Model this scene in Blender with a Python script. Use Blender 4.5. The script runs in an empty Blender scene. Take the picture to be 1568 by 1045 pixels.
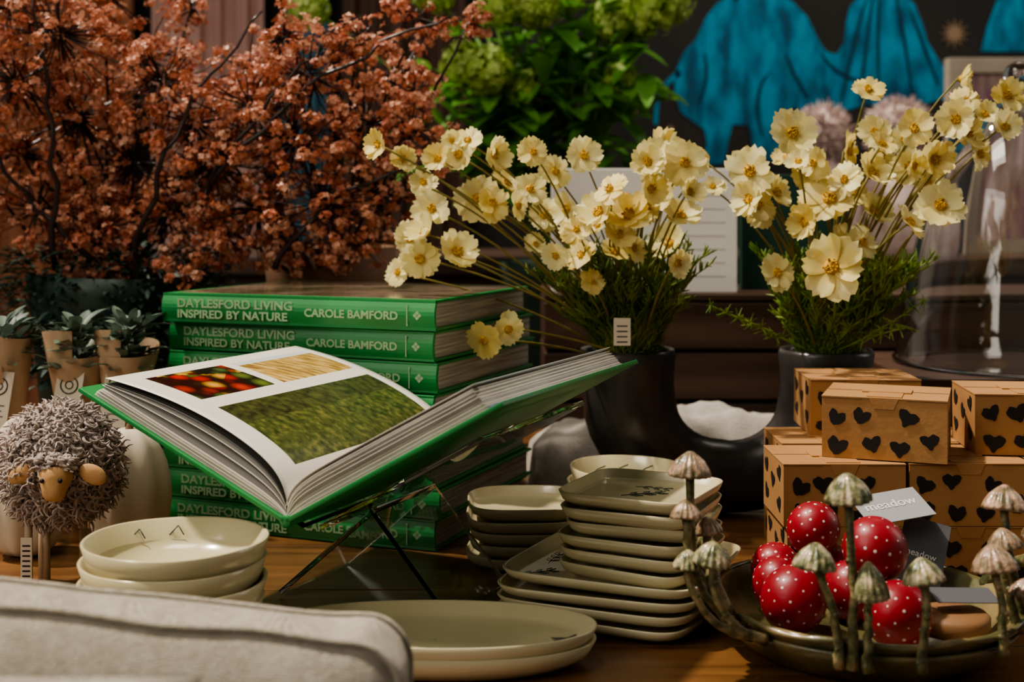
import bpy, math, random, bmesh
from math import sin, cos, pi, radians, sqrt, exp
from mathutils import Vector, Matrix, noise
random.seed(7)
R = random.random
def U(a, b): return a + (b - a) * random.random()
TZ = 75.0   # table top height (cm); all modelling below is in cm, z measured from the table top

# ------------------------------------------------------------------ materials
def mat(name, col, rough=0.6, col2=None, scale=8.0, bump=0.0, bscale=60.0, spec=0.5, metal=0.0,
        transl=0.0, coat=0.0, stretch=(1, 1, 1), contrast=(0.35, 0.65), detail=4.0, sheen=0.0, col3=None, bdist=.002):
    m = bpy.data.materials.new(name); m.use_nodes = True
    nt = m.node_tree; N = nt.nodes; L = nt.links
    b = N['Principled BSDF']; out = N['Material Output']
    b.inputs['Roughness'].default_value = rough
    b.inputs['Metallic'].default_value = metal
    b.inputs['Specular IOR Level'].default_value = spec
    b.inputs['Coat Weight'].default_value = coat
    b.inputs['Coat Roughness'].default_value = 0.08
    b.inputs['Sheen Weight'].default_value = sheen
    b.inputs['Base Color'].default_value = (*col, 1)
    tc = N.new('ShaderNodeTexCoord'); mp = N.new('ShaderNodeMapping')
    mp.inputs['Scale'].default_value = stretch
    L.new(tc.outputs['Object'], mp.inputs['Vector'])
    csock = None
    if col2 is not None:
        nz = N.new('ShaderNodeTexNoise'); nz.inputs['Scale'].default_value = scale
        nz.inputs['Detail'].default_value = detail
        L.new(mp.outputs['Vector'], nz.inputs['Vector'])
        rp = N.new('ShaderNodeValToRGB')
        rp.color_ramp.elements[0].position = contrast[0]; rp.color_ramp.elements[0].color = (*col, 1)
        rp.color_ramp.elements[1].position = contrast[1]; rp.color_ramp.elements[1].color = (*col2, 1)
        if col3:
            e = rp.color_ramp.elements.new((contrast[0] + contrast[1]) / 2); e.color = (*col3, 1)
        L.new(nz.outputs['Fac'], rp.inputs['Fac'])
        L.new(rp.outputs['Color'], b.inputs['Base Color']); csock = rp.outputs['Color']
    if bump > 0:
        n2 = N.new('ShaderNodeTexNoise'); n2.inputs['Scale'].default_value = bscale
        n2.inputs['Detail'].default_value = 3
        L.new(mp.outputs['Vector'], n2.inputs['Vector'])
        bp = N.new('ShaderNodeBump'); bp.inputs['Strength'].default_value = bump
        bp.inputs['Distance'].default_value = bdist
        L.new(n2.outputs['Fac'], bp.inputs['Height']); L.new(bp.outputs['Normal'], b.inputs['Normal'])
    if transl > 0:
        t = N.new('ShaderNodeBsdfTranslucent'); t.inputs['Color'].default_value = (*col, 1)
        if csock: L.new(csock, t.inputs['Color'])
        mx = N.new('ShaderNodeMixShader'); mx.inputs['Fac'].default_value = transl
        L.new(b.outputs['BSDF'], mx.inputs[1]); L.new(t.outputs['BSDF'], mx.inputs[2])
        L.new(mx.outputs['Shader'], out.inputs['Surface'])
    return m

def cellmat(name, cols, scale, rough=.3):
    """printed picture made of rounded cells (tomatoes, hay bales ...)"""
    m = bpy.data.materials.new(name); m.use_nodes = True
    nt = m.node_tree; N = nt.nodes; L = nt.links; b = N['Principled BSDF']
    b.inputs['Roughness'].default_value = rough
    tc = N.new('ShaderNodeTexCoord'); vo = N.new('ShaderNodeTexVoronoi'); vo.inputs['Scale'].default_value = scale
    L.new(tc.outputs['Object'], vo.inputs['Vector'])
    sp = N.new('ShaderNodeSeparateColor'); L.new(vo.outputs['Color'], sp.inputs['Color'])
    rp = N.new('ShaderNodeValToRGB'); rp.color_ramp.interpolation = 'CONSTANT'
    rp.color_ramp.elements[0].color = (*cols[0], 1); rp.color_ramp.elements[1].color = (*cols[1], 1)
    rp.color_ramp.elements[1].position = 1 / len(cols)
    for i in range(2, len(cols)):
        e = rp.color_ramp.elements.new(i / len(cols)); e.color = (*cols[i], 1)
    L.new(sp.outputs[0], rp.inputs['Fac'])
    r2 = N.new('ShaderNodeValToRGB')
    r2.color_ramp.elements[0].position = .15; r2.color_ramp.elements[0].color = (1, 1, 1, 1)
    r2.color_ramp.elements[1].position = .62; r2.color_ramp.elements[1].color = (.04, .04, .03, 1)
    L.new(vo.outputs['Distance'], r2.inputs['Fac'])
    mx = N.new('ShaderNodeMix'); mx.data_type = 'RGBA'; mx.blend_type = 'MULTIPLY'; mx.inputs[0].default_value = 1
    L.new(rp.outputs['Color'], mx.inputs[6]); L.new(r2.outputs['Color'], mx.inputs[7])
    L.new(mx.outputs[2], b.inputs['Base Color'])
    return m

def glassmat(name, col=(1, 1, 1), ior=1.45, rough=0.0):
    m = bpy.data.materials.new(name); m.use_nodes = True
    b = m.node_tree.nodes['Principled BSDF']
    b.inputs['Base Color'].default_value = (*col, 1)
    b.inputs['Transmission Weight'].default_value = 1.0
    b.inputs['Roughness'].default_value = rough
    b.inputs['IOR'].default_value = ior
    return m

def weavemat(name, col, col2, sc=330, bd=.0008):
    m = mat(name, col, 0.9, col2, 130, 0, sheen=0.2, detail=10)
    nt = m.node_tree; N = nt.nodes; L = nt.links; b = N['Principled BSDF']
    tc = N.new('ShaderNodeTexCoord')
    w1 = N.new('ShaderNodeTexWave'); w1.bands_direction = 'X'; w1.inputs['Scale'].default_value = sc
    w2 = N.new('ShaderNodeTexWave'); w2.bands_direction = 'Z'; w2.inputs['Scale'].default_value = sc
    for w in (w1, w2):
        w.inputs['Distortion'].default_value = 4; w.inputs['Detail Scale'].default_value = 2.5
        L.new(tc.outputs['Object'], w.inputs['Vector'])
    nz = N.new('ShaderNodeTexNoise'); nz.inputs['Scale'].default_value = 480; nz.inputs['Detail'].default_value = 2
    L.new(tc.outputs['Object'], nz.inputs['Vector'])
    a = N.new('ShaderNodeMath'); a.operation = 'ADD'; L.new(w1.outputs['Fac'], a.inputs[0]); L.new(w2.outputs['Fac'], a.inputs[1])
    a2 = N.new('ShaderNodeMath'); a2.operation = 'MULTIPLY_ADD'; a2.inputs[1].default_value = 4.0
    L.new(nz.outputs['Fac'], a2.inputs[0]); L.new(a.outputs[0], a2.inputs[2])
    bp = N.new('ShaderNodeBump'); bp.inputs['Strength'].default_value = 0.9; bp.inputs['Distance'].default_value = bd
    L.new(a2.outputs[0], bp.inputs['Height'])
    n3 = N.new('ShaderNodeTexNoise'); n3.inputs['Scale'].default_value = 16; n3.inputs['Detail'].default_value = 3; n3.inputs['Distortion'].default_value = 1.2
    L.new(tc.outputs['Object'], n3.inputs['Vector'])
    b3 = N.new('ShaderNodeBump'); b3.inputs['Strength'].default_value = .6; b3.inputs['Distance'].default_value = .010
    L.new(n3.outputs['Fac'], b3.inputs['Height']); L.new(b3.outputs['Normal'], bp.inputs['Normal'])
    L.new(bp.outputs['Normal'], b.inputs['Normal'])
    return m

def woodmat(name, c1, c2, rough=0.35, axis='X', sc=3.0):
    m = bpy.data.materials.new(name); m.use_nodes = True
    nt = m.node_tree; N = nt.nodes; L = nt.links; b = N['Principled BSDF']
    b.inputs['Roughness'].default_value = rough
    tc = N.new('ShaderNodeTexCoord'); mp = N.new('ShaderNodeMapping')
    mp.inputs['Scale'].default_value = (1, 14, 14) if axis == 'X' else (14, 1, 14)
    L.new(tc.outputs['Object'], mp.inputs['Vector'])
    nz = N.new('ShaderNodeTexNoise'); nz.inputs['Scale'].default_value = sc; nz.inputs['Detail'].default_value = 8
    nz.inputs['Distortion'].default_value = 0.6
    L.new(mp.outputs['Vector'], nz.inputs['Vector'])
    rp = N.new('ShaderNodeValToRGB')
    rp.color_ramp.elements[0].position = 0.35; rp.color_ramp.elements[0].color = (*c1, 1)
    rp.color_ramp.elements[1].position = 0.68; rp.color_ramp.elements[1].color = (*c2, 1)
    L.new(nz.outputs['Fac'], rp.inputs['Fac']); L.new(rp.outputs['Color'], b.inputs['Base Color'])
    bp = N.new('ShaderNodeBump'); bp.inputs['Strength'].default_value = 0.25; bp.inputs['Distance'].default_value = 0.001
    L.new(nz.outputs['Fac'], bp.inputs['Height']); L.new(bp.outputs['Normal'], b.inputs['Normal'])
    return m

# ------------------------------------------------------------------ mesh builder
class MB:
    def __init__(s): s.v = []; s.f = []; s.m = []; s.s = []
    def add(s, vs, fs, mi=0, smooth=True):
        o = len(s.v); s.v.extend([tuple(v) for v in vs])
        for f in fs:
            s.f.append(tuple(i + o for i in f)); s.m.append(mi); s.s.append(smooth)
    def box(s, x0, x1, y0, y1, z0, z1, mi=0, M=None):
        vs = [Vector((x, y, z)) for z in (z0, z1) for y in (y0, y1) for x in (x0, x1)]
        if M is not None: vs = [M @ v for v in vs]
        s.add(vs, [(0, 2, 3, 1), (4, 5, 7, 6), (0, 1, 5, 4), (2, 6, 7, 3), (0, 4, 6, 2), (1, 3, 7, 5)], mi, False)
    def tube(s, path, r, n=6, mi=0, caps=True):
        P = [Vector(p) for p in path]; k = len(P)
        if not isinstance(r, (list, tuple)): r = [r] * k
        vs = []; ref = None
        for i, p in enumerate(P):
            t = (P[min(i + 1, k - 1)] - P[max(i - 1, 0)])
            if t.length < 1e-9: t = Vector((0, 0, 1))
            t.normalize()
            if ref is None:
                ref = Vector((0, 1, 0)) if abs(t.y) < 0.8 else Vector((1, 0, 0))
            a = (ref - t * ref.dot(t))
            if a.length < 1e-6: a = t.orthogonal()
            a.normalize(); b = t.cross(a); ref = a
            for j in range(n):
                an = 2 * pi * j / n
                vs.append(p + (a * cos(an) + b * sin(an)) * r[i])
        fs = []
        for i in range(k - 1):
            for j in range(n):
                j2 = (j + 1) % n
                fs.append((i * n + j, i * n + j2, (i + 1) * n + j2, (i + 1) * n + j))
        if caps:
            fs.append(tuple(range(n - 1, -1, -1))); fs.append(tuple((k - 1) * n + j for j in range(n)))
        s.add(vs, fs, mi)
    def loft(s, prof, c, sx=1, sy=1, p=2, n=48, rot=0, mi=0, wob=0, wf=3, M=None, ribs=0, ribn=12, ph=0, tilt=None):
        vs = []
        for (r, z) in prof:
            for j in range(n):
                a = 2 * pi * j / n
                ca, sa = cos(a), sin(a)
                x = math.copysign(abs(ca) ** (2 / p), ca); y = math.copysign(abs(sa) ** (2 / p), sa)
                rr = r * (1 + wob * sin(wf * a + ph) + wob * .6 * sin((wf + 2) * a + 1.3 + ph))
                if ribs: rr *= 1 + ribs * cos(ribn * a)
                zz = z + (wob * 6 * z * .12 * sin(2 * a + ph) if wob else 0)
                v = Vector((x * rr * sx, y * rr * sy, zz))
                if tilt: v.z += v.x * tilt[0] + v.y * tilt[1]
                if rot: v = Matrix.Rotation(rot, 3, 'Z') @ v
                if M is not None: v = M @ v
                vs.append(v + Vector(c))
        fs = []
        for i in range(len(prof) - 1):
            for j in range(n):
                j2 = (j + 1) % n
                fs.append((i * n + j, i * n + j2, (i + 1) * n + j2, (i + 1) * n + j))
        s.add(vs, fs, mi)
    def sphere(s, c, rx, ry=None, rz=None, n=24, k=14, mi=0, M=None):
        ry = rx if ry is None else ry; rz = rx if rz is None else rz
        prof = [(max(1e-4, sin(pi * i / k)), -cos(pi * i / k) * rz) for i in range(k + 1)]
        s.loft(prof, c, rx, ry, 2, n, mi=mi, M=M)
    def obj(s, name, mats, parent=None, recalc=False, bevel=0, subsurf=0):
        xs = [v[0] for v in s.v]; ys = [v[1] for v in s.v]; zs = [v[2] for v in s.v]
        o = Vector(((min(xs) + max(xs)) / 2, (min(ys) + max(ys)) / 2, min(zs)))
        me = bpy.data.meshes.new(name)
        me.from_pydata([((v[0] - o.x) * .01, (v[1] - o.y) * .01, (v[2] - o.z) * .01) for v in s.v], [], s.f)
        for m in mats: me.materials.append(m)
        me.polygons.foreach_set('material_index', s.m)
        me.polygons.foreach_set('use_smooth', s.s)
        if recalc:
            bm = bmesh.new(); bm.from_mesh(me)
            bmesh.ops.remove_doubles(bm, verts=bm.verts, dist=1e-6)
            bmesh.ops.recalc_face_normals(bm, faces=bm.faces); bm.to_mesh(me); bm.free()
        me.update()
        ob = bpy.data.objects.new(name, me)
        bpy.context.scene.collection.objects.link(ob)
        loc = Vector((o.x * .01, o.y * .01, (o.z + TZ) * .01))
        if parent is not None:
            ob.parent = parent; ob.location = loc - parent.location
        else: ob.location = loc
        if bevel:
            b = ob.modifiers.new('bevel', 'BEVEL'); b.width = bevel * .01; b.segments = 2; b.limit_method = 'ANGLE'
        if subsurf:
            b = ob.modifiers.new('sub', 'SUBSURF'); b.levels = subsurf; b.render_levels = subsurf
        return ob

def empty(name, x, y, z):
    e = bpy.data.objects.new(name, None); e.empty_display_size = .02
    e.location = (x * .01, y * .01, (z + TZ) * .01)
    bpy.context.scene.collection.objects.link(e); return e

def text(body, name, loc, size, rot, m, parent, ext=0.0002, xscale=1.0, bold=.00012):
    c = bpy.data.curves.new(name, 'FONT'); c.body = body; c.size = size * .01; c.extrude = ext; c.offset = bold
    c.materials.append(m)
    o = bpy.data.objects.new(name, c); bpy.context.scene.collection.objects.link(o)
    o.parent = parent
    o.location = Vector((loc[0] * .01, loc[1] * .01, (loc[2] + TZ) * .01)) - parent.location
    o.rotation_euler = rot; o.scale = (xscale, 1, 1)
    return o

def bez(p0, p1, p2, n=8):
    p0, p1, p2 = Vector(p0), Vector(p1), Vector(p2)
    return [p0 * (1 - t) ** 2 + p1 * 2 * t * (1 - t) + p2 * t * t for t in [i / n for i in range(n + 1)]]
def rdir(sy=1.0):
    return Vector((random.gauss(0, 1), random.gauss(0, sy), random.gauss(0, 1))).normalized()

# ------------------------------------------------------------------ room
M_wall = mat('charcoal_paint', (.018, .016, .015), .8, (.034, .030, .027), 3, .1)
M_floor = woodmat('floor_wood', (.03, .02, .013), (.07, .045, .028))
b = MB(); b.box(-260, 260, 300, 306, -75, 190); b.obj('wall_back', [M_wall])
b = MB(); b.box(-260, 260, -120, 300, -81, -75); b.obj('floor', [M_floor])
b = MB(); b.box(-260, 260, 298.2, 300, -75, -63); b.obj('baseboard_back', [M_wall])

# mural: flat painted camels on the wall
M_teal = mat('teal_paint', (.0, .07, .15), .6, (.0, .28, .46), 11, .1, stretch=(2.2, 1, .9), contrast=(.36, .60), detail=8)
M_tealdk = mat('dark_teal_paint', (0, .03, .06), .6)  # darker teal of the drapery lines
M_gold = mat('gold_paint', (.30, .2, .12), .6)
mu = empty('camel_mural', 66.7, 299.5, 40)
def flat(pts, z0, s, cx, cz, y, mi, mb):
    vs = [Vector((cx + p[0] * s, y, cz + p[1] * s)) for p in pts]
    vs2 = [Vector((v.x, 299.95, v.z)) for v in vs]
    n = len(vs)
    mb.add(vs + vs2, [tuple(range(n))] + [(i, (i + 1) % n, n + (i + 1) % n, n + i) for i in range(n)], mi, False)
camel = [(-206, -40), (-204, -8), (-192, 22), (-172, 44), (-160, 72), (-142, 96), (-112, 112), (-80, 116), (-50, 112), (-22, 98), (0, 74), (14, 44), (28, 22),
         (44, 18), (54, 36), (58, 66), (64, 92), (80, 110), (104, 120), (140, 116), (164, 96), (176, 66), (184, 36), (202, 8), (222, -20), (234, -36),
         (226, -50), (204, -52), (180, -58), (150, -54), (120, -62), (90, -60), (60, -68), (30, -62), (4, -70), (-24, -64), (-38, -86), (-44, -140), (-58, -148), (-84, -146), (-86, -120), (-92, -92),
         (-116, -90), (-124, -120), (-128, -150), (-164, -152), (-156, -120), (-160, -98), (-180, -84), (-198, -70)]
mb = MB(); flat(camel, 0, .1462, 66.7, 62.3, 299.6, 0, mb)
flat([(-200, -5), (-222, -25), (-236, -55), (-238, -90), (-232, -90), (-229, -56), (-215, -30), (-196, -14)], 0, .1462, 66.7, 62.3, 299.6, 0, mb)
flat([(265, 22), (275, 60), (290, 100), (330, 130), (400, 130), (420, 22)], 0, .1462, 66.7, 62.3, 299.6, 0, mb)
mb.obj('camels_painted', [M_teal], mu)
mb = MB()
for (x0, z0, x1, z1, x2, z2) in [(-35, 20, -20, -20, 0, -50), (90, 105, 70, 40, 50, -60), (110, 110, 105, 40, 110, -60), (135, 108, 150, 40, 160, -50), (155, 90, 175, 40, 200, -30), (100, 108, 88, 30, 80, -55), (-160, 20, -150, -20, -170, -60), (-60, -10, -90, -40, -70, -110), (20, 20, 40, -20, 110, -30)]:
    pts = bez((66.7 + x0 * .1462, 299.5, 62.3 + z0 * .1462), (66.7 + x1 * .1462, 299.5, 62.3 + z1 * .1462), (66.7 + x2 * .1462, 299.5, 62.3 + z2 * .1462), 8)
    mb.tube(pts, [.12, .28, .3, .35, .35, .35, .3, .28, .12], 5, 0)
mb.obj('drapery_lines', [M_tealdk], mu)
mb = MB()
def star(cx, cz, r, n=12):
    pts = []
    for i in range(2 * n):
        a = pi * i / n; rr = r if i % 2 == 0 else r * .35
        pts.append((cos(a) * rr, sin(a) * rr))
    flat(pts, 0, 1, cx, cz, 299.6, 0, mb)
star(99.6, 69.6, 3.6); star(28, 54.5, 3.4)
for q in range(9):
    star(U(-50, 110), U(30, 80), 1.0, 6)
mb.obj('stars_painted', [M_gold], mu)

# blurred background furnishings on the left
M_terr = mat('terracotta_fabric', (.26, .10, .055), .9, (.40, .17, .09), 4)
M_pink = mat('pink_fabric', (.42, .25, .22), .9, (.55, .36, .32), 5)
M_blue = mat('blue_fabric', (.06, .16, .22), .9)
M_cream = mat('cream_fabric', (.55, .47, .35), .9, (.65, .57, .45), 6)
def drape(name, x0, x1, y, z0, z1, m, amp=1.5, fr=1.3):
    mb = MB(); nx = 60; nz = 6; vs = []
    for k in range(nz + 1):
        for i in range(nx + 1):
            x = x0 + (x1 - x0) * i / nx; z = z0 + (z1 - z0) * k / nz
            vs.append((x, y + amp * sin(x * fr + .3 * sin(z * .1)) + .4 * amp * sin(x * fr * 2.3 + 1), z))
    fs = [(k * (nx + 1) + i, k * (nx + 1) + i + 1, (k + 1) * (nx + 1) + i + 1, (k + 1) * (nx + 1) + i) for k in range(nz) for i in range(nx)]
    mb.add(vs, fs); ob = mb.obj(name, [m])
    so = ob.modifiers.new('th', 'SOLIDIFY'); so.thickness = .003
drape('terracotta_curtain', -115, -82, 288, -74, 120, M_terr)
drape('pink_curtain', -78, -54, 290, -74, 120, M_pink)
drape('blue_curtain', -50, -40, 291, -74, 120, M_blue)
drape('brown_curtain', -37, -10, 289, -74, 120, mat('brown_fabric', (.09, .05, .035), .9))

# ------------------------------------------------------------------ table
M_table = woodmat('table_wood', (.10, .042, .015), (.22, .105, .038), .3)
M_dark = woodmat('dark_wood', (.03, .014, .008), (.085, .042, .024), .5)
tb = empty('wooden_table', 0, 130, -75)
mb = MB()
for i in range(8):
    mb.box(-90, 90, 80 + i * 13.6, 80 + i * 13.6 + 13.5, -4, 0)
mb.obj('table_top', [M_table], tb, bevel=.15)
mb = MB()
for x in (-85, 78):
    for y in (84, 178): mb.box(x, x + 7, y, y + 7, -75, -4)
mb.box(-80, 80, 86, 88, -14, -4); mb.box(-80, 80, 182, 184, -14, -4)
mb.obj('table_frame', [M_table], tb, bevel=.2)

# dark plank crate behind vase
mb = MB()
for k in range(3):
    mb.box(4, 74, 166, 168, .4 + k * 6.3, 6.2 + k * 6.3)
    mb.box(4, 74, 184, 186, .4 + k * 6.3, 6.2 + k * 6.3)
    for x in (4, 72): mb.box(x, x + 2, 168, 184, .4 + k * 6.3, 6.2 + k * 6.3)
for x in (4.2, 69.8):
    mb.box(x, x + 4, 168.01, 170.5, 0, 19); mb.box(x, x + 4, 181.5, 183.99, 0, 19)
mb.box(4, 74, 166, 186, 19.05, 19.9)
mb.obj('wooden_crate', [M_dark], bevel=.2)

# white calendar board standing on the crate
M_white = mat('white_card', (.88, .85, .80), .7)
M_ink = mat('grey_ink', (.55, .53, .5), .8)
cal = empty('calendar_board', 17, 168.5, 19.9)
mb = MB(); mb.box(5.0, 28.5, 168.5, 169.7, 19.9, 35.6); mb.obj('board', [M_white], cal, bevel=.1)
mb = MB()
for i in range(7): mb.box(21, 27, 168.4, 168.5, 22 + i * 1.7, 22.06 + i * 1.7)
mb.obj('ruled_lines', [M_ink], cal)
M_dkgreen = mat('dark_green_card', (.008, .05, .035), .6)
mb = MB(); mb.box(30, 44, 174, 176, 19.9, 35); mb.obj('dark_green_book', [M_dkgreen], bevel=.1)
# framed picture on the right, on sideboard
mb = MB(); fx0, fx1, fz0, fz1 = 86, 124, 22, 60
mb.box(fx0, fx1, 262, 265, fz1 - 3, fz1); mb.box(fx0, fx1, 262, 265, fz0, fz0 + 3)
mb.box(fx0, fx0 + 3, 262, 265, fz0 + 3, fz1 - 3); mb.box(fx1 - 3, fx1, 262, 265, fz0 + 3, fz1 - 3)
M_fr = mat('pale_wood', (.33, .27, .21), .6, (.42, .35, .28), 8)
M_paint = mat('pink_painting', (.18, .07, .12), .7, (.66, .50, .50), 9, stretch=(2.4, 1, .6), col3=(.34, .24, .20))
mb.box(fx0 + 3, fx1 - 3, 263, 264, fz0 + 3, fz1 - 3, 1)
mb.obj('picture_frame', [M_fr, M_paint], bevel=.1)
# sideboard carrying the background items
mb = MB()
mb.box(-60, 150, 235, 275, 18.5, 22); mb.box(-58, 148, 238, 273, -66, 18.5)
for x in (-55, 140):
    for y in (240, 266): mb.box(x, x + 5, y, y + 5, -75, -66)
for k in range(5): mb.box(-55 + k * 41, -17 + k * 41, 237, 238, -62, 15)
mb.obj('sideboard', [M_dark], bevel=.3)

# fluffy pompom hats
M_pom = mat('grey_pink_wool', (.50, .36, .33), .95, (.68, .54, .50), 40)
def fluff(name, c, r, m, n=900, base=None, l=(.9, 1.8)):
    mb = MB(); mb.sphere(c, r * .85)
    for i in range(n):
        d = rdir()
        p = Vector(c) + d * r * .8
        q = p + (d + Vector((U(-.5, .5), U(-.5, .5), U(-.5, .5)))) * U(*l)
        mb.tube([p, (p + q) / 2 + Vector((U(-.3, .3), 0, U(-.3, .3))), q], [.22, .2, .05], 3, 0, False)
    if base: base(mb)
    return mb.obj(name, [m])
for (x, r) in ((57.8, 5.6), (71.8, 6.2)):
    def hat(mb, x=x, r=r):
        prof = [(6.5, 22), (7.5, 24), (7.6, 28), (7, 33), (5, 37), (2, 40), (.01, 41)]
        mb.loft(prof, (x, 248, 0), n=40, ribs=.02, ribn=20)
    fluff('pompom_hat', (x, 248, 44.6 + (r - 6)), r, M_pom, 900, hat)

# ------------------------------------------------------------------ background green plant
M_leaf = mat('green_leaf', (.07, .22, .03), .38, (.18, .42, .07), 12, transl=.42)
M_lime = mat('lime_floret', (.28, .42, .06), .6, (.46, .56, .17), 30, transl=.35)
M_stem = mat('green_stem', (.12, .24, .04), .6)
def leaf(mb, p, d, L, W, mi, droop=.3, up=Vector((0, 0, 1))):
    d = Vector(d).normalized(); s = d.cross(up)
    if s.length < .05: s = Vector((1, 0, 0))
    s.normalize(); nrm = s.cross(d)
    vs = []
    K = 6
    for i in range(K + 1):
        t = i / K; w = W * sin(pi * min(1, t * .93 + .04)) ** .8 * .5
        c = Vector(p) + d * L * t - Vector((0, 0, 1)) * droop * L * t * t
        vs += [c - s * w + nrm * w * .35, c, c + s * w + nrm * w * .35]
    fs = []
    for i in range(K):
        a = i * 3
        fs += [(a, a + 1, a + 4, a + 3), (a + 1, a + 2, a + 5, a + 4)]
    mb.add(vs, fs, mi)
def floret(mb, p, nrm, r, mi, np_=4):
    nrm = Vector(nrm).normalized(); a = nrm.orthogonal().normalized(); b_ = nrm.cross(a)
    ph = R() * 6.28
    p = Vector(p)
    for k in range(np_):
        an = ph + 2 * pi * k / np_
        d = a * cos(an) + b_ * sin(an); s = a * -sin(an) + b_ * cos(an)
        lift = U(-.1, .5)
        mb.add([p, p + d * r * .6 + s * r * .46 + nrm * r * .15, p + d * r + nrm * r * lift, p + d * r * .6 - s * r * .46 + nrm * r * .15], [(0, 1, 2, 3)], mi, False)
pl = empty('green_hydrangea_plant', 8, 212, 0)
mb = MB()
base = Vector((8, 212, 18))
heads = [(-1.4, 62, 4), (-7.6, 53, 3.4), (-3.5, 51.5, 3.8), (1.5, 49, 3), (21, 61.5, 4.6), (16, 60, 4), (4, 62.5, 4.2), (-32, 62, 3.4), (16.6, 50.4, 2.4), (24, 63, 4), (-12, 64, 3.4), (9, 65, 3.6)]
for (x, z, r) in heads:
    c = Vector((x, 206 + U(-3, 3), z))
    mb.tube(bez(base, (base.x * .7 + x * .3, 212, z * .7), c, 8), .35, 5, 1)
    for i in range(int(r * r * 13)):
        d = rdir()
        floret(mb, c + d * r * U(.7, 1.08), d, U(.7, 1.0), 2)
for i in range(340):
    x = random.gauss(5, 8.5); z = random.gauss(48, 7)
    x = max(-13, min(21, x)); z = max(30, min(62, z))
    y = 212 + U(-8, 8)
    a = U(0, 6.28)
    leaf(mb, (x, y, z), (cos(a), -.6 + .4 * sin(a), U(-.5, .5)), U(4.5, 8.5), U(2.6, 4.2), 0, .25)
for i in range(40): 
    x = U(-8, 20); mb.tube(bez((8, 212, 18), (8 + (x - 8) * .3, 212 + U(-5, 5), 36), (x, 212 + U(-6, 6), U(45, 60)), 6), .25, 4, 1)
mb.obj('plant_foliage', [M_leaf, M_stem, M_lime], pl)
M_pot = mat('dark_green_pot', (.01, .03, .022), .5, (.03, .055, .04), 20, .4, 40)
mb = MB(); mb.loft([(.01, 0), (7.5, 0), (8, 1), (10, 20), (10.3, 22), (9.7, 22), (9.3, 20), (.01, 19)], (8, 212, -.0))
mb.obj('plant_pot', [M_pot], pl)
mb = MB(); mb.box(-6, 22, 199, 226, -3, -.02)
for x in (-4, 18):
    for y in (201, 221): mb.box(x, x + 2, y, y + 2, -75, -3)
mb.obj('plant_stand', [M_dark])

# ------------------------------------------------------------------ red dried flower arrangement
reds = [mat('rust_floret_a', (.56, .18, .09), .36, (.68, .28, .16), 60, transl=.28),
        mat('rust_floret_b', (.66, .28, .165), .36, (.78, .41, .27), 60, transl=.28),
        mat('rust_floret_c', (.36, .095, .05), .38, (.48, .15, .08), 60, transl=.22),
        mat('rust_floret_d', (.84, .52, .38), .34, (.72, .36, .23), 60, transl=.28),
        mat('dark_twig', (.025, .012, .010), .3)]
blobs = [(-55.5, 52.6, 4.5), (-49.6, 49.7, 6), (-54.8, 44.5, 5), (-56.2, 37.2, 5), (-48.9, 40.9, 6), (-42.2, 48.2, 4.5), (-38.6, 44.5, 5), (-43, 35.7, 6), (-53.3, 30.5, 5),
         (-46.7, 28.3, 5), (-38.6, 29.8, 5.5), (-33.4, 35.7, 6), (-30.5, 46.5, 4), (-29, 42, 5), (-25, 49.5, 3.2), (-22.4, 45.3, 4.5), (-16.5, 49.3, 3.5), (-13.5, 45.5, 4.2), (-10.6, 51.9, 2.6),
         (-4.6, 51.7, 1.8), (-23.8, 37.9, 6), (-16.5, 39.8, 5), (-11.2, 39, 3.6), (-7.5, 36.4, 1.8), (-28.3, 30.5, 5.5), (-20.9, 31.3, 5.5), (-14.8, 32.5, 4.2), (-17, 27, 3), (-24.6, 26, 3),
         (-45.9, 24.7, 2.5), (-36.4, 25.2, 2.5), (-10.9, 43.5, 3), (-41, 19.8, 1.6), (-60, 46, 5), (-61, 34, 5), (-46, 55, 4), (-35, 40, 4.5), (-37, 54, 2.6), (-52, 24.6, 2), (-32, 27.5, 3.2), (-36, 33, 4)]
rf = empty('dried_red_flower_arrangement', -38, 152, 0)
mb = MB()
for (x, z, r) in blobs:
    y = 150 + U(-5, 5) - (2 if z < 32 else 0)
    c = Vector((x, y, z))
    potc = Vector((-46, 154, 21)) if x < -34 else Vector((-22, 160, 21))
    path = bez(potc, (potc.x * .55 + x * .45 + U(-3, 3), 153, potc.z + (z - potc.z) * .35), c + Vector((0, 0, r * .4)), 10)
    for i in range(1, 10): path[i] += Vector((U(-.5, .5), U(-.5, .5), U(-.5, .5)))
    mb.tube(path, [.38 - .025 * i for i in range(11)], 5, 4)
    ns = int(r * r * 2.0) + 6
    for k in range(ns):
        d = rdir(.8)
        sc = c + Vector((d.x * 1.2, d.y, d.z * 1.08)) * r * (.15 + 1.05 * R() ** .6)
        mb.tube([c.lerp(sc, .15), c.lerp(sc, .6) + Vector((U(-.3, .3), 0, U(-.3, .1))), sc], [.12, .09, .05], 3, 4, False)
        w = random.choices([0, 1, 2, 3], [4, 4, 1.8, 1.5])[0]; cr = U(.6, 1.15)
        for q in range(random.randint(14, 20)):
            e = rdir()
            mi = w if R() < .75 else random.randint(0, 3)
            floret(mb, sc + Vector((e.x * 1.1, e.y, e.z * .8)) * cr * U(.4, 1.05), e + Vector((0, -.2, .3)), U(.24, .42), mi)
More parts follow.
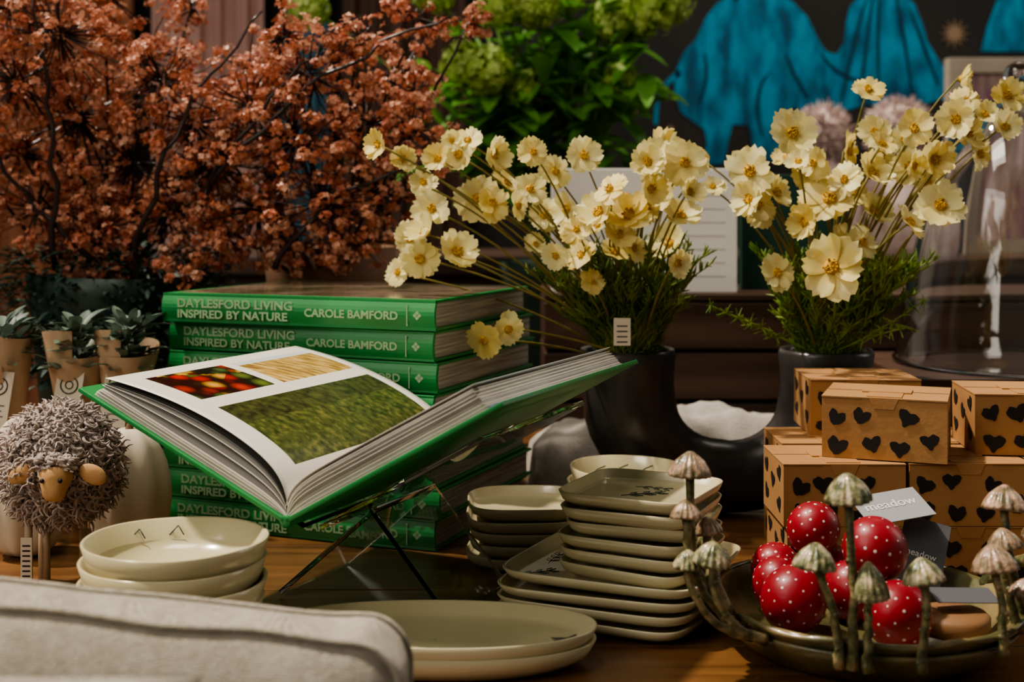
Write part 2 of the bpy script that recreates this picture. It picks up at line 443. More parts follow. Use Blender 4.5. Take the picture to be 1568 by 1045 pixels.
for (a, m_, c_) in [((-34, 146, 30), (-30, 143, 42), (-16, 143, 51.5)), ((-42, 146, 22), (-38, 143, 40), (-27, 144, 52)), ((-50, 146, 24), (-49, 144, 40), (-52, 144, 54)), ((-26, 146, 24), (-20, 144, 34), (-8, 144, 36)),
                    ((-33, 145, 33), (-25, 143, 44), (-6, 145, 52)), ((-46, 146, 25), (-56, 145, 32), (-60, 145, 45))]:
    pp = bez(a, m_, c_, 14)
    for i in range(1, 14): pp[i] += Vector((U(-.6, .6), U(-.4, .4), U(-.6, .6)))
    mb.tube(pp, [.38 - .018 * i for i in range(15)], 6, 4)
mb.obj('florets_and_twigs', reds, rf)
mb = MB(); mb.loft([(.01, 0), (7, 0), (7.5, 1), (9.5, 21), (9.8, 23), (9.2, 23), (8.8, 20), (.01, 19)], (-46, 154, 0), wob=.01)
mb.obj('pot_green', [M_pot], rf)
M_tpot = mat('brown_pot', (.16, .08, .045), .7, (.22, .12, .07), 10, .2)
mb = MB(); mb.loft([(.01, 0), (6, 0), (6.4, 1), (7.6, 22), (8, 26), (7.4, 26), (7, 20), (.01, 19)], (-22, 161, 0))
mb.obj('pot_brown', [M_tpot], rf)
M_conif = mat('dark_conifer', (.018, .045, .03), .5, (.05, .10, .07), 30)
mb = MB()
for i in range(2200):
    a = U(0, 2 * pi); z = U(11, 26); r = 9.6 + U(-.5, 1.6)
    p = Vector((-46 + cos(a) * r * 1.12, 154 + sin(a) * r * .85, z))
    d = Vector((cos(a), sin(a), U(-.3, .8)))
    leaf(mb, p, d + Vector((U(-.6, .6), U(-.6, .6), 0)), U(1.0, 2.2), .6, 0, .2)
mb.obj('dark_foliage', [M_conif], rf)

# ------------------------------------------------------------------ kraft wrapped posies
M_kraft = mat('kraft_paper', (.42, .27, .16), .8, (.54, .37, .23), 20, .2, 80)
M_euc = mat('eucalyptus_leaf', (.05, .09, .065), .5, (.20, .26, .20), 20, transl=.15)
M_tag = mat('cream_tag', (.66, .58, .46), .7)
M_black = mat('black_print', (.012, .010, .009), .6)
for (x, y, lx) in ((-47.0, 126.5, -1.3), (-41.8, 127.2, .2), (-38.0, 127.6, 1.0)):
    mb = MB()
    hh = 17.8
    n = 60; prof = [(.25, 0), (.6, 1.0), (.95, 5), (1.5, 10), (2.2, 14), (2.6, 16), (2.95, hh)]
    vs = []
    ph0 = U(-.4, .4)
    for si, (r, z) in enumerate(prof):
        for j in range(n + 10):
            a = 2 * pi * j / n - pi * .75 + ph0; rr = r * (1 + .06 * j / n) * (1 + .04 * sin(3 * a + si * .5))
            f = si / (len(prof) - 1)
            zz = z + f ** 3 * (1.5 * (j / (n + 9) - .5) * 2 * (1 if lx > 0 else -1) + .25 * sin(2 * a))
            vs.append((x + lx * z * .07 + cos(a) * rr, y + sin(a) * rr, zz))
    m_ = n + 10
    mb.add(vs, [(i * m_ + j, i * m_ + j + 1, (i + 1) * m_ + j + 1, (i + 1) * m_ + j) for i in range(len(prof) - 1) for j in range(m_ - 1)], 0)
    tx_ = x + lx * 1.15
    for i in range(95):
        a = U(0, 6.28); q = U(.3, 2.3)
        leaf(mb, (tx_ + cos(a) * q, y + sin(a) * q, U(15.5, 20) - q * .3), (cos(a) * .9, sin(a) * .9 - .2, U(.2, 1.5)), U(1.6, 3.4), U(.8, 1.4), 1, .2)
    T = Matrix.Translation((x + lx * .75, y - 2.5, 12.9)) @ Matrix.Rotation(radians(6), 4, 'Y') @ Matrix.Rotation(radians(-9), 4, 'X')
    mb.box(-1.25, 1.25, -.05, .05, -3.2, 2.6, 2, T)
    pts = [T @ Vector((.8 * cos(t), -.09, 1.2 + .8 * sin(t))) for t in [2 * pi * i / 18 for i in range(19)]]
    mb.tube(pts, .06, 4, 3, False)
    pts = [T @ Vector((.35 * cos(t), -.09, 1.2 + .35 * sin(t))) for t in [2 * pi * i / 18 for i in range(19)]]
    mb.tube(pts, .05, 4, 3, False)
    for k in range(4): mb.box(-.8, .8 - .2 * (k % 2), -.09, -.05, -.6 - k * .5, -.52 - k * .5, 3, T)
    mb.obj('kraft_wrapped_posy', [M_kraft, M_euc, M_tag, M_black])

# ------------------------------------------------------------------ cream plush pumpkins behind the sheep
for (x, y, r, h) in ((-34.0, 118.2, 3.7, 11.6), (-43.0, 118, 3.6, 12.8)):
    mb = MB()
    prof = [(.01, .0), (.5, .0), (.85, .12), (1, .4), (.97, .6), (.8, .8), (.5, .93), (.2, .97), (.01, .95)]
    mb.loft([(a * r, b_ * h) for a, b_ in prof], (x, y, 0), n=64, ribs=.05, ribn=8)
    mb.tube(bez((x, y, h * .93), (x, y, h * 1.0), (x + .5, y, h * 1.05), 5), [.5, .4, .35, .3, .28, .25], 8, 1)
    mb.obj('cream_fabric_pumpkin', [M_cream, M_tpot], subsurf=1)

# ------------------------------------------------------------------ sheep
M_wool = mat('taupe_wool', (.29, .22, .19), .95, (.56, .45, .39), 45, sheen=.5)
M_felt = mat('tan_felt', (.52, .29, .12), .9, (.62, .37, .18), 30, .2, 200)
M_stick = mat('pale_stick', (.45, .32, .2), .7)
sh = empty('woolly_sheep_figurine', -36.2, 108, 0)
cx, cy, cz = -36.6, 108, 10.1
mb = MB(); mb.sphere((cx, cy, cz), 4.2, 4.4, 4.3)
for i in range(3600):
    d = rdir()
    p = Vector((cx + d.x * 4.1, cy + d.y * 4.2, cz + d.z * 4.2))
    a = d.orthogonal().normalized(); b_ = d.cross(a); th = U(0, 6.28)
    a, b_ = a * cos(th) + b_ * sin(th), b_ * cos(th) - a * sin(th)
    rr = U(.18, .38); L = U(.4, 1.15); turns = U(.9, 1.7); pts = []
    lean = Vector((U(-.6, .6), U(-.4, .2), U(-.7, .3)))
    for k in range(9):
        t = k / 8; an = t * turns * 2 * pi
        pts.append(p + d * L * t + lean * L * t * t + (a * cos(an) + b_ * sin(an)) * rr * (1 - .3 * t))
    mb.tube(pts, [.09, .12, .135, .14, .14, .13, .11, .09, .04], 4, 0, False)
mb.obj('wool_body', [M_wool], sh)
mb = MB()
Mh = Matrix.Rotation(radians(-22), 3, 'X')
fx, fy, fz = -35.3, 102.8, 9.4
prof = [(.01, -1.3), (.5, -1.25), (.8, -.95), (.95, -.45), (1.15, .1), (1.3, .6), (1.2, 1.1), (.65, 1.4), (.01, 1.5)]
mb.loft(prof, (fx, fy, fz), 1, .95, 2, 28, M=Mh)
for sx in (-1, 1):
    c = Vector((fx + sx * 2.75, fy + .6, fz + .65))
    mb.sphere(c, 1.15, .4, .75, M=Matrix.Rotation(radians(sx * 26), 3, 'Y'))
mb.obj('felt_face_and_ears', [M_felt], sh)
mb = MB()
for sx in (-1, 1): mb.sphere((fx + sx * .70, fy - .88, fz + .45), .18, n=12, k=8)
mb.tube([(fx - .26, fy - .76, fz - .7), (fx, fy - .84, fz - .88), (fx + .26, fy - .76, fz - .7)], .05, 5)
mb.tube([(fx, fy - .84, fz - .88), (fx, fy - .9, fz - .55)], .045, 5)
mb.obj('eyes_and_mouth', [M_black], sh)
mb = MB()   # fringe of wool falling over the brow
for i in range(150):
    a = U(-1, 1)
    p = Vector((fx + a * 1.5, fy - .2 + U(-.2, .5) + abs(a) * .4, fz + 1.65 + U(-.1, .8) - abs(a) * .2))
    an = U(0, 6.28); pts = []
    for k in range(7):
        t = k / 6; an2 = an + t * 7
        pts.append(p + Vector((cos(an2) * .22, sin(an2) * .22 - .3 * t, -.35 * t)))
    mb.tube(pts, [.1, .13, .14, .14, .13, .11, .05], 4, 0, False)
mb.obj('wool_fringe', [M_wool], sh)
mb = MB()
for (dx, dy) in ((-1.9, -2), (-.7, -1.4), (-2.2, 2), (1.2, 2)):
    mb.tube([(cx + dx, cy + dy, 6), (cx + dx, cy + dy, 0)], [.3, .34], 10)
mb.box(cx - 2.35, cx - 1.45, cy - 2.5, cy - 2.4, 1.2, 4.6, 1)
for k in range(7): mb.box(cx - 2.2, cx - 1.6, cy - 2.54, cy - 2.5, 1.5 + k * .4, 1.62 + k * .4, 2)
mb.obj('stick_legs_and_label', [M_stick, M_tag, M_black], sh)

# ------------------------------------------------------------------ stack of green books
M_green = mat('green_cloth_cover', (.014, .19, .043), .42, (.02, .24, .058), 14, .08, 300)
M_page = mat('page_edges', (.46, .42, .36), .8, (.24, .22, .19), 40, .3, 60, stretch=(.3, .3, 12))
M_title = mat('title_silver', (.30, .46, .26), .5)
M_photo = mat('glossy_cover_photo', (.05, .06, .025), .2, (.30, .22, .16), 14, coat=.5)
ang = radians(-22)
bs = empty('green_book_stack', -20, 130, 0)
H = 2.82
for k in range(8):
    a = ang + radians(random.choice([-.8, .6, 0, .3, -.4])) + (radians(-1.2) if k == 6 else 0)
    off = Vector((U(-.3, .3), U(-.3, .3), 0))
    T = Matrix.Translation(Vector((-6.7, 118, k * H)) + off) @ Matrix.Rotation(a, 4, 'Z')
    mb = MB()
    mb.box(-29, 0, .15, 23, .05, .3, 0, T); mb.box(-29, 0, .15, 23, H - .3, H - .05, 0, T)
    K = 8; vs = []
    for x in (-29, 0):
        for i in range(K + 1):
            t = i / K; z = .05 + (H - .1) * t
            vs.append(T @ Vector((x, .25 - .35 * sin(pi * t), z)))
        for i in range(K, -1, -1):
            t = i / K; z = .05 + (H - .1) * t
            vs.append(T @ Vector((x, .55 - .35 * sin(pi * t), z)))
    n = 2 * K + 2
    mb.add(vs, [(i, (i + 1) % n, n + (i + 1) % n, n + i) for i in range(n)] + [tuple(range(n)), tuple(range(2 * n - 1, n - 1, -1))], 0, False)
    mb.box(-28.6, -.4, .5, 22.6, .3, H - .3, 1, T)
    if k == 7: mb.box(-28.2, -.6, 1.5, 22.4, H - .05, H - .02, 2, T)
    mb.obj('hardcover_%d' % (k + 1), [M_green, M_page, M_photo], bs, bevel=.06)
    def tx(body, lx, lz, sz, xs=1.0):
        p = T @ Vector((lx, -.12, lz)); text(body, 'spine_title', p, sz, (pi / 2, 0, a), M_title, bs, xscale=xs, bold=.0003)
    tx('DAYLESFORD LIVING', -27.2, 1.5, 1.12, 1.2); tx('INSPIRED BY NATURE', -27.2, .5, 1.05, 1.2)
    tx('CAROLE BAMFORD', -13.2, 1.0, 1.0, 1.1)
    mb2 = MB()
    mb2.box(-2.75, -2.65, -.14, -.1, .45, H - .45, 0, T)
    Td = T @ Matrix.Translation((-1.7, -.12, H / 2)) @ Matrix.Rotation(pi / 4, 4, 'Y')
    for (u, w) in ((-.3, -.3), (.02, -.3), (-.3, .02), (.02, .02)): mb2.box(u, u + .28, -.02, .02, w, w + .28, 0, Td)
    mb2.obj('spine_logo', [M_title], bs)

# ------------------------------------------------------------------ open book
th = radians(25)
eu = Vector((cos(th), -sin(th), 0)); ew = Vector((sin(th), cos(th), 0)); ez = Vector((0, 0, 1))
G = Vector((-15.5, 92, 9.2)); BL = 24.8
def bp_(u, w, v): return G + eu * u + ew * w + ez * v
M_pw = mat('white_page', (.72, .68, .61), .42)
M_pg = mat('page_sheet', (.56, .52, .45), .7)
M_pd = mat('page_block_edge', (.28, .25, .21), .8, (.48, .44, .38), 30)
M_red = cellmat('printed_tomatoes', [(.50, .02, .01), (.65, .16, .02), (.42, .02, .01), (.12, .17, .03), (.7, .35, .05), (.46, .04, .02)], 60)
M_redg = cellmat('printed_fruit', [(.5, .12, .02), (.3, .02, .01), (.07, .12, .03), (.65, .42, .07)], 75)
M_wheat = mat('printed_wheat', (.22, .12, .03), .3, (.68, .48, .19), 60, stretch=(1, 4, 1), col3=(.46, .28, .07))
M_sky = mat('printed_sky', (.52, .58, .62), .3, (.64, .66, .68), 20)
M_field = mat('printed_meadow', (.014, .026, .008), .3, (.19, .19, .05), 170, contrast=(.28, .75), detail=10, col3=(.07, .09, .02))
M_field2 = mat('printed_meadow_dark', (.010, .016, .006), .3, (.10, .115, .03), 140, contrast=(.3, .75), detail=10)
M_bluep = mat('blue_endpaper', (.01, .03, .32), .5)
M_shadowp = mat('page_gap_shade', (.03, .028, .025), .5)  # dark sheets stand in for the shade between fanned pages
ob = empty('open_book', G.x, G.y, G.z)
sides = {'L': (-17.6, 7.65), 'R': (15.8, 8.75)}
def prof_pt(side, s, h):
    ux, vz = sides[side]; l = sqrt(ux * ux + vz * vz)
    nx, nz = (-vz / l * (1 if ux > 0 else -1), abs(ux) / l)
    return (ux * s + nx * h, vz * s + nz * h)
def sheet(mb, side, hf, w0, w1, th_=.03, mi=0, s1=1.0, K=22):
    top = []; 
    for i in range(K + 1):
        s = .004 + (s1 - .004) * (i / K) ** 1.4
        top.append((prof_pt(side, s, hf(s)), prof_pt(side, s, hf(s) - th_)))
    vs = []
    for (a, c) in top:
        vs += [bp_(a[0], w0, a[1]), bp_(a[0], w1, a[1]), bp_(c[0], w1, c[1]), bp_(c[0], w0, c[1])]
    fs = []
    for i in range(K):
        o = i * 4; q = o + 4
        fs += [(o, o + 1, q + 1, q), (o + 2, o + 3, q + 3, q + 2), (o + 3, o, q, q + 3), (o + 1, o + 2, q + 2, q + 1)]
    fs += [(K * 4, K * 4 + 1, K * 4 + 2, K * 4 + 3)]
    mb.add(vs, fs, mi, True)
mb = MB()
for side in 'LR':
    sheet(mb, side, lambda s: .12, -.35, BL + .35, .32, 0, 1.05, 8)
mb.tube([bp_(0, -.35, -.05), bp_(0, BL + .35, -.05)], .42, 12, 0)
mb.obj('cover_boards', [M_green], ob, bevel=.03)
mb = MB()
def blk(mb, side, f0, f1, n, s1, mis):
    for k in range(n):
        t = k / max(1, n - 1)
        hf = (lambda s, t=t: f0(s) * (1 - t) + f1(s) * t)
        sheet(mb, side, hf, .0 + U(-.04, .04), BL, .06, mis(k), s1 - .010 * k / n * 3 + U(-.004, .004))
fl0 = lambda s: .2
fl1 = lambda s: .2 + .7 * (1 - exp(-s * 14))
blk(mb, 'L', fl0, fl1, 12, .985, lambda k: 1 if k % 3 else 2)
for (a, s1, mi) in ((1.3, .97, 3), (1.42, .965, 1), (2.0, .96, 3), (2.15, .955, 1), (2.55, .95, 3)):
    sheet(mb, 'L', (lambda s, a=a: .2 + (1 - exp(-s * 16)) * (.8 + (a - .8) * sin(pi * min(1, s * .8 + .18)) ** .9)), .02, BL - .02, .05, mi, s1)
fr1 = lambda s: .2 + 1.75 * (1 - exp(-s * 18)) * (1 - .12 * s)
blk(mb, 'R', fl0, fr1, 20, .985, lambda k: 1 if k % 3 else 2)
sheet(mb, 'R', lambda s: .19 + .25 * sin(pi * s) * .6, .02, BL, .05, 4, 1.02)
mb.obj('page_block', [M_pw, M_pg, M_pd, M_shadowp, M_bluep], ob)
hl = lambda s: .25 + (1 - exp(-s * 17)) * (1.1 + 2.0 * sin(pi * min(1, s * .78 + .2)) ** .9)
mb = MB()
scuts = sorted(set([.004, .01, .02, .03, .045] + [round(.06 + .01 * i, 3) for i in range(90)] + [.96]))
tcuts = [i / 40 for i in range(41)]
vs = []; idx = {}
for i, s in enumerate(scuts):
    for j, t in enumerate(tcuts):
        u, v = prof_pt('L', s, hl(s)); idx[i, j] = len(vs); vs.append(bp_(u, t * BL, v))
for i in range(len(scuts) - 1):
    for j in range(len(tcuts) - 1):
        s = (scuts[i] + scuts[i + 1]) / 2; t = (tcuts[j] + tcuts[j + 1]) / 2
        mi = 0
        if .12 < s < .52 and .10 < t < .95: mi = 4 if s < .38 else 6
        elif .60 < s < .88 and .10 < t < .48: mi = 1 if (s + t * .35) < .93 else 2
        elif .60 < s < .88 and .525 < t < .95: mi = 5 if s > .84 else 3
        mb.f.append((idx[i, j], idx[i, j + 1], idx[i + 1, j + 1], idx[i + 1, j])); mb.m.append(mi); mb.s.append(True)
mb.v = [tuple(v) for v in vs]
o_ = mb.obj('illustrated_page', [M_pw, M_red, M_redg, M_wheat, M_field, M_sky, M_field2], ob)
so = o_.modifiers.new('th', 'SOLIDIFY'); so.thickness = .0004
mb = MB(); sheet(mb, 'R', lambda s: .25 + fr1(s), .0, BL, .04, 0, .97); mb.obj('right_page', [M_pw], ob)

# acrylic stand
M_acr = glassmat('clear_acrylic', (.93, .98, .96), 1.3)
st = empty('acrylic_book_stand', -8, 102, 0)
def slab(pa, pb, w0, w1, t=.4):
    (u0, v0), (u1, v1) = pa, pb
    l = sqrt((u1 - u0) ** 2 + (v1 - v0) ** 2); nx, nz = -(v1 - v0) / l * t, (u1 - u0) / l * t
    pts = [(u0, v0), (u1, v1), (u1 + nx, v1 + nz), (u0 + nx, v0 + nz)]
    vs = [bp_(u, w0, v) for u, v in pts] + [bp_(u, w1, v) for u, v in pts]
    return vs, [(0, 1, 2, 3), (7, 6, 5, 4), (0, 4, 5, 1), (1, 5, 6, 2), (2, 6, 7, 3), (3, 7, 4, 0)]
for nm, pa, pb, w0, w1 in (('rest_left', (-.6, -.95), (-13, 4.5), 3, 21), ('rest_right', (13.5, 6.35), (.6, -.95), 3, 21),
                   ('leg_right', (-.3, -1.5), (6.6, -9.12), 11, 21), ('leg_left', (-8.2, -9.12), (.3, -1.85), 11, 21)):
    mb = MB(); v_, f_ = slab(pa, pb, w0, w1); mb.add(v_, f_, 0, False)
    mb.obj(nm, [M_acr], st, recalc=True, bevel=.04)

# ------------------------------------------------------------------ ceramics
M_cer = mat('cream_glaze', (.55, .47, .28), .22, (.65, .58, .38), 7, .06, 25, coat=.4)
M_line = mat('dark_green_line', (.03, .045, .03), .5)
def bowl_prof(r, h, t=.28, base=.5):
    return [(.01, .12), (r * base, .12), (r * base, 0), (r * (base + .06), 0), (r * .76, h * .2), (r * .93, h * .52), (r, h), (r - t * .4, h + .07), (r - t, h), (r * .93 - t, h * .56), (r * .74 - t, h * .28), (r * .4, h * .2), (.01, h * .18)]
mb = MB()
for k in range(5):
    mb.loft(bowl_prof(6.35 - .03 * k, 3.1), (-23.1 + U(-.3, .3), 90.2 + U(-.2, .2), k * 1.32), n=72, wob=.012, wf=3, ph=k * 1.7)
zt = 4 * 1.32
for (dx) in (-3.4, -.9):
    c = Vector((-23.1 + dx, 90.2 + sqrt(max(0, 5.7 ** 2 - dx * dx)) - .15, zt + 2.3))
    for (a, b_) in (((-.6, -.3), (0, .35)), ((0, .35), (.45, -.3))):
        mb.tube([c + Vector((a[0], a[1] * .25, a[1])), c + Vector((b_[0], .25 * b_[1], b_[1]))], .045, 4, 1)
mb.obj('ceramic_bowl_stack', [M_cer, M_line])

def plate_prof(h, lip=.92):
    return [(.01, .08), (.68, .08), (.68, 0), (.74, 0), (.86, .12 * h), (.955, .45 * h), (1, h), (.988, h + .05), (.965, h), (.915, .55 * h), (.82, .42 * h), (.01, .36 * h)]
mb = MB()
for k in range(2):
    mb.loft(plate_prof(1.7), (-5.4 + k * .2, 90.6 - k * .1, k * .85), 11.1 - .15 * k, 5.3, 2.15, 80, rot=radians(-3 + k), wob=.006)
c = Vector((3.2, 88.4, 2.1))
for a in range(4): mb.tube([c + Vector((-.6 + a * .1, -.3 * a + .4, 0)), c + Vector((1.1, .1 + .1 * a, .08 + .05 * a))], .035, 4, 1)
mb.obj('oval_serving_plate_stack', [M_cer, M_line])

def leafart(mb, c, s, a, mi=1):
    c = Vector(c); M = Matrix.Rotation(a, 3, 'Z')
    def P(x, y): return c + M @ Vector((x * s, y * s, 0))
    mb.tube([P(-2, 0), P(-.5, .15), P(1, 0), P(2.2, .3)], .035, 4, mi, False)
    for x in (-1.2, 0, 1.1):
        for sg in (-1, 1):
            mb.tube([P(x, .05), P(x + .3, sg * .6), P(x + .9, sg * .65), P(x + .6, sg * .25), P(x, .05)], .03, 4, mi, False)
mb = MB()
for k in range(4):
    rz = radians(-23 + U(-5, 5))
    mb.loft(plate_prof(1.1), (8.4 + U(-.4, .4), 102.0 + U(-.3, .3), k * .98), 7.7, 7.7, 7, 96, rot=rz, wob=.004, ph=k)
leafart(mb, (1.9, 99.9, 3 * .98 + .46), .8, .5); leafart(mb, (3.4, 104.0, 3 * .98 + .46), .8, 1.2)
mb.obj('large_square_plate_stack', [M_cer, M_line])
mb = MB()
zb = 3 * .98 + .5
for k in range(6):
    rz = radians(-25 + U(-7, 7))
    mb.loft(plate_prof(1.15), (10.1 + U(-.45, .3), 100.4 + U(-.3, .3), zb + k * 1.06), 5.2, 5.2, 6.5, 88, rot=rz, wob=.005, ph=k)
leafart(mb, (9.9, 100.4, zb + 5 * 1.06 + .46), .9, .3); leafart(mb, (10.9, 102.4, zb + 5 * 1.06 + .46), .7, -.4)
mb.obj('small_square_plate_stack', [M_cer, M_line])
mb = MB()
for k in range(5):
    mb.loft(plate_prof(1.2), (1.1 + U(-.2, .2), 116.2 + U(-.2, .2), k * 1.05), 5.0, 5.0, 3.4, 72, rot=radians(U(-10, 10)), wob=.008, ph=k)
mb.obj('ceramic_saucer_stack', [M_cer])
mb = MB()
for k in range(4):
    mb.loft(bowl_prof(5.4 - .03 * k, 3.2), (10.5 + U(-.1, .1), 121.8 + U(-.1, .1), k * 1.3), n=64, wob=.015, wf=2, ph=k)
c = Vector((10.5, 121.8, 3 * 1.3 + 2.0))
for sx in (-2.5, -.3, 2):
    yy = sqrt(5.0 ** 2 - sx * sx) - .9
    mb.tube([c + Vector((sx - .8, yy - .6, -.5)), c + Vector((sx, yy, .2)), c + Vector((sx + .8, yy + .1, .5))], .06, 4, 1)
    mb.tube([c + Vector((sx - .3, yy, -.2)), c + Vector((sx + .6, yy - .3, -.3))], .06, 4, 1)
mb.obj('small_ceramic_bowl_stack', [M_cer, M_line])

# ------------------------------------------------------------------ black U shaped vase with two horn-like necks
M_vase = mat('black_ceramic', (.016, .015, .015), .28, (.055, .05, .048), 14, .35, 30)
mb = MB()
VL, VR, VY = 11.6, 31.6, 134
half = []
half += [(VL, 15.4, 4.1), (VL, 16.4, 4.3), (VL, 16.55, 4.7), (VL, 16.1, 4.9), (VL, 14.8, 4.75), (VL + .05, 13.2, 4.6), (VL + .15, 11.9, 4.65)]
for a in range(8, 91, 9):
    t = radians(a); half.append((VL + .2 + 9.3 * (1 - cos(t)), 11.6 - 7.9 * sin(t), 4.75 - 1.05 * sin(t) ** 2))
path = [(x, VY, z) for x, z, r in half] + [(VL + VR - x, VY, z) for x, z, r in reversed(half)]
rad = [r for x, z, r in half] + [r - .15 for x, z, r in reversed(half)]
n = 40; vs = []; P = [Vector(p) for p in path]; k = len(P)
for i in range(k):
    if i < 7: t = Vector((0, 0, -1))
    elif i >= k - 7: t = Vector((0, 0, 1))
    else: t = (P[i + 1] - P[i - 1]).normalized()
    a = Vector((0, 1, 0)); b_ = t.cross(a)
    for j in range(n):
        an = 2 * pi * j / n; q = P[i] + (a * cos(an) + b_ * sin(an)) * rad[i]
        q.z = max(q.z, 0)
        vs.append(q)
fs = [(i * n + j, i * n + (j + 1) % n, (i + 1) * n + (j + 1) % n, (i + 1) * n + j) for i in range(k - 1) for j in range(n)]
fs += [tuple(range(n)), tuple((k - 1) * n + j for j in range(n - 1, -1, -1))]
mb.add(vs, fs)
mb.obj('black_double_neck_vase', [M_vase])

# ------------------------------------------------------------------ yellow cosmos bouquets
M_petal = mat('cream_yellow_petal', (.89, .78, .34), .5, (.93, .86, .50), 40, transl=.40)
M_petal2 = mat('yellow_petal', (.86, .69, .20), .5, (.91, .80, .40), 40, transl=.40)
M_cent = mat('golden_centre', (.50, .26, .02), .7, (.72, .45, .04), 200, .6, 400)
M_fstem = mat('flower_stem', (.17, .15, .035), .55, (.26, .21, .05), 30)
M_fern = mat('feathery_green', (.18, .32, .04), .5, (.46, .58, .12), 25, transl=.4)
M_fern2 = mat('feathery_green_dark', (.12, .21, .04), .5, (.32, .40, .09), 25, transl=.35)
def flower(mb, c, d, s, cupb=None):
    d = Vector(d).normalized(); a = d.orthogonal().normalized(); b_ = d.cross(a); c = Vector(c)
    npet = random.choice([6, 7, 8, 8]); ph = U(0, 6.28); cup0 = U(.0, .8) if cupb is None else cupb
    mi0 = 0 if R() < .72 else 1
    for k in range(npet):
        an = ph + 2 * pi * k / npet + U(-.14, .14); cup = cup0 + U(-.25, .35); roll = U(-.3, .3)
        e = a * cos(an) + b_ * sin(an); f = b_ * cos(an) - a * sin(an)
        vs = []; NV, NU = 6, 6; sl = s * U(.88, 1.12) * (1 - .1 * cup)
        for i in range(NV + 1):
            v = i / NV
            w = sl * (.10 + .36 * sin(pi * min(.5, v * .62 + .02)) ** 1.0) * (1 if v < .9 else .8)
            for j in range(NU + 1):
                q = j / NU * 2 - 1
                notch = (.08 * cos(q * pi * 2.5) - .12 * q * q) * sl if i == NV else (-.10 * q * q * sl * v)
                rr = sl * v + notch
                hgt = cup * sl * (v ** 1.5) * .75 + sl * .12 * (q * q) * v - sl * .3 * max(0, v - .65) + sl * .035 * cos(q * 9) * v + roll * q * w
                vs.append(c + e * rr * (1 - .2 * cup * v) + f * q * w + d * hgt)
        fs = []
        for i in range(NV):
            for j in range(NU):
                o = i * (NU + 1) + j; fs.append((o, o + 1, o + NU + 2, o + NU + 1))
        mb.add(vs, fs, mi0)
    M = Matrix((a, b_, d)).transposed()
    cr = s * .22
    mb.loft([(.01, -.1 * s), (cr * .8, -.05 * s), (cr, .05 * s), (cr * .8, .14 * s), (cr * .4, .17 * s), (.01, .15 * s)], c, n=14, mi=2, M=M)
    for i in range(26):
        t = U(0, 6.28); r = cr * sqrt(R()) * 1.05
        p = c + (a * cos(t) + b_ * sin(t)) * r + d * s * .13
        mb.tube([p, p + d * s * .09], [s * .035, s * .03], 4, 2)
    mb.loft([(.01, -.22 * s), (cr * .5, -.16 * s), (cr * .8, -.03 * s)], c, n=8, mi=3, M=M)
CU = .0622
left = [(-342, 295, 22), (-245, 325, 25), (-207, 305, 30), (-147, 305, 22), (-187, 260, 25), (-152, 250, 27), (-312, 260, 22), (-302, 220, 30), (-232, 235, 42), (-307, 185, 32), (-317, 145, 32), (-262, 155, 36),
        (-357, 120, 22), (-112, 278, 27), (-69, 302, 28), (23, 290, 30), (58, 315, 36), (78, 290, 32), (28, 250, 27), (-32, 250, 27), (-47, 215, 34), (-2, 210, 38), (-17, 180, 28), (48, 240, 30), (78, 210, 32),
        (73, 165, 34), (68, 140, 24), (-127, 210, 27), (-92, 220, 28), (-72, 150, 25), (-112, 150, 22), (-57, 110, 20), (-219, 25, 26), (-184, 40, 27), (83, 245, 24), (-82, 190, 22), (8, 160, 22), (-270, 325, 18), (95, 265, 20), (-170, 225, 22)]
right = [(67, 405, 26), (217, 423, 30), (277, 395, 30), (-63, 335, 42), (-123, 277, 42), (-178, 295, 22), (-18, 280, 35), (42, 310, 30), (67, 273, 36), (112, 340, 28), (77, 340, 26), (2, 235, 42), (-83, 245, 30), (-128, 235, 30),
         (152, 295, 32), (182, 355, 30), (212, 335, 28), (127, 285, 28), (157, 225, 42), (82, 215, 32), (-13, 135, 52), (-88, 125, 28), (22, 170, 25), (52, 245, 28), (-168, 255, 20), (262, 345, 26), (232, 305, 26), (202, 385, 22),
         (117, 200, 28), (-43, 200, 28), (242, 365, 22), (172, 265, 28), (-50, 300, 22), (100, 305, 26), (25, 265, 28), (-105, 215, 22), (140, 330, 24)]
for data in (left, right):
    for (a, b_, r) in [d for d in data if 140 < d[1] < 330]:
        if R() < .28: data.append((a + U(-42, 42), b_ + U(-28, 32), U(18, 28)))
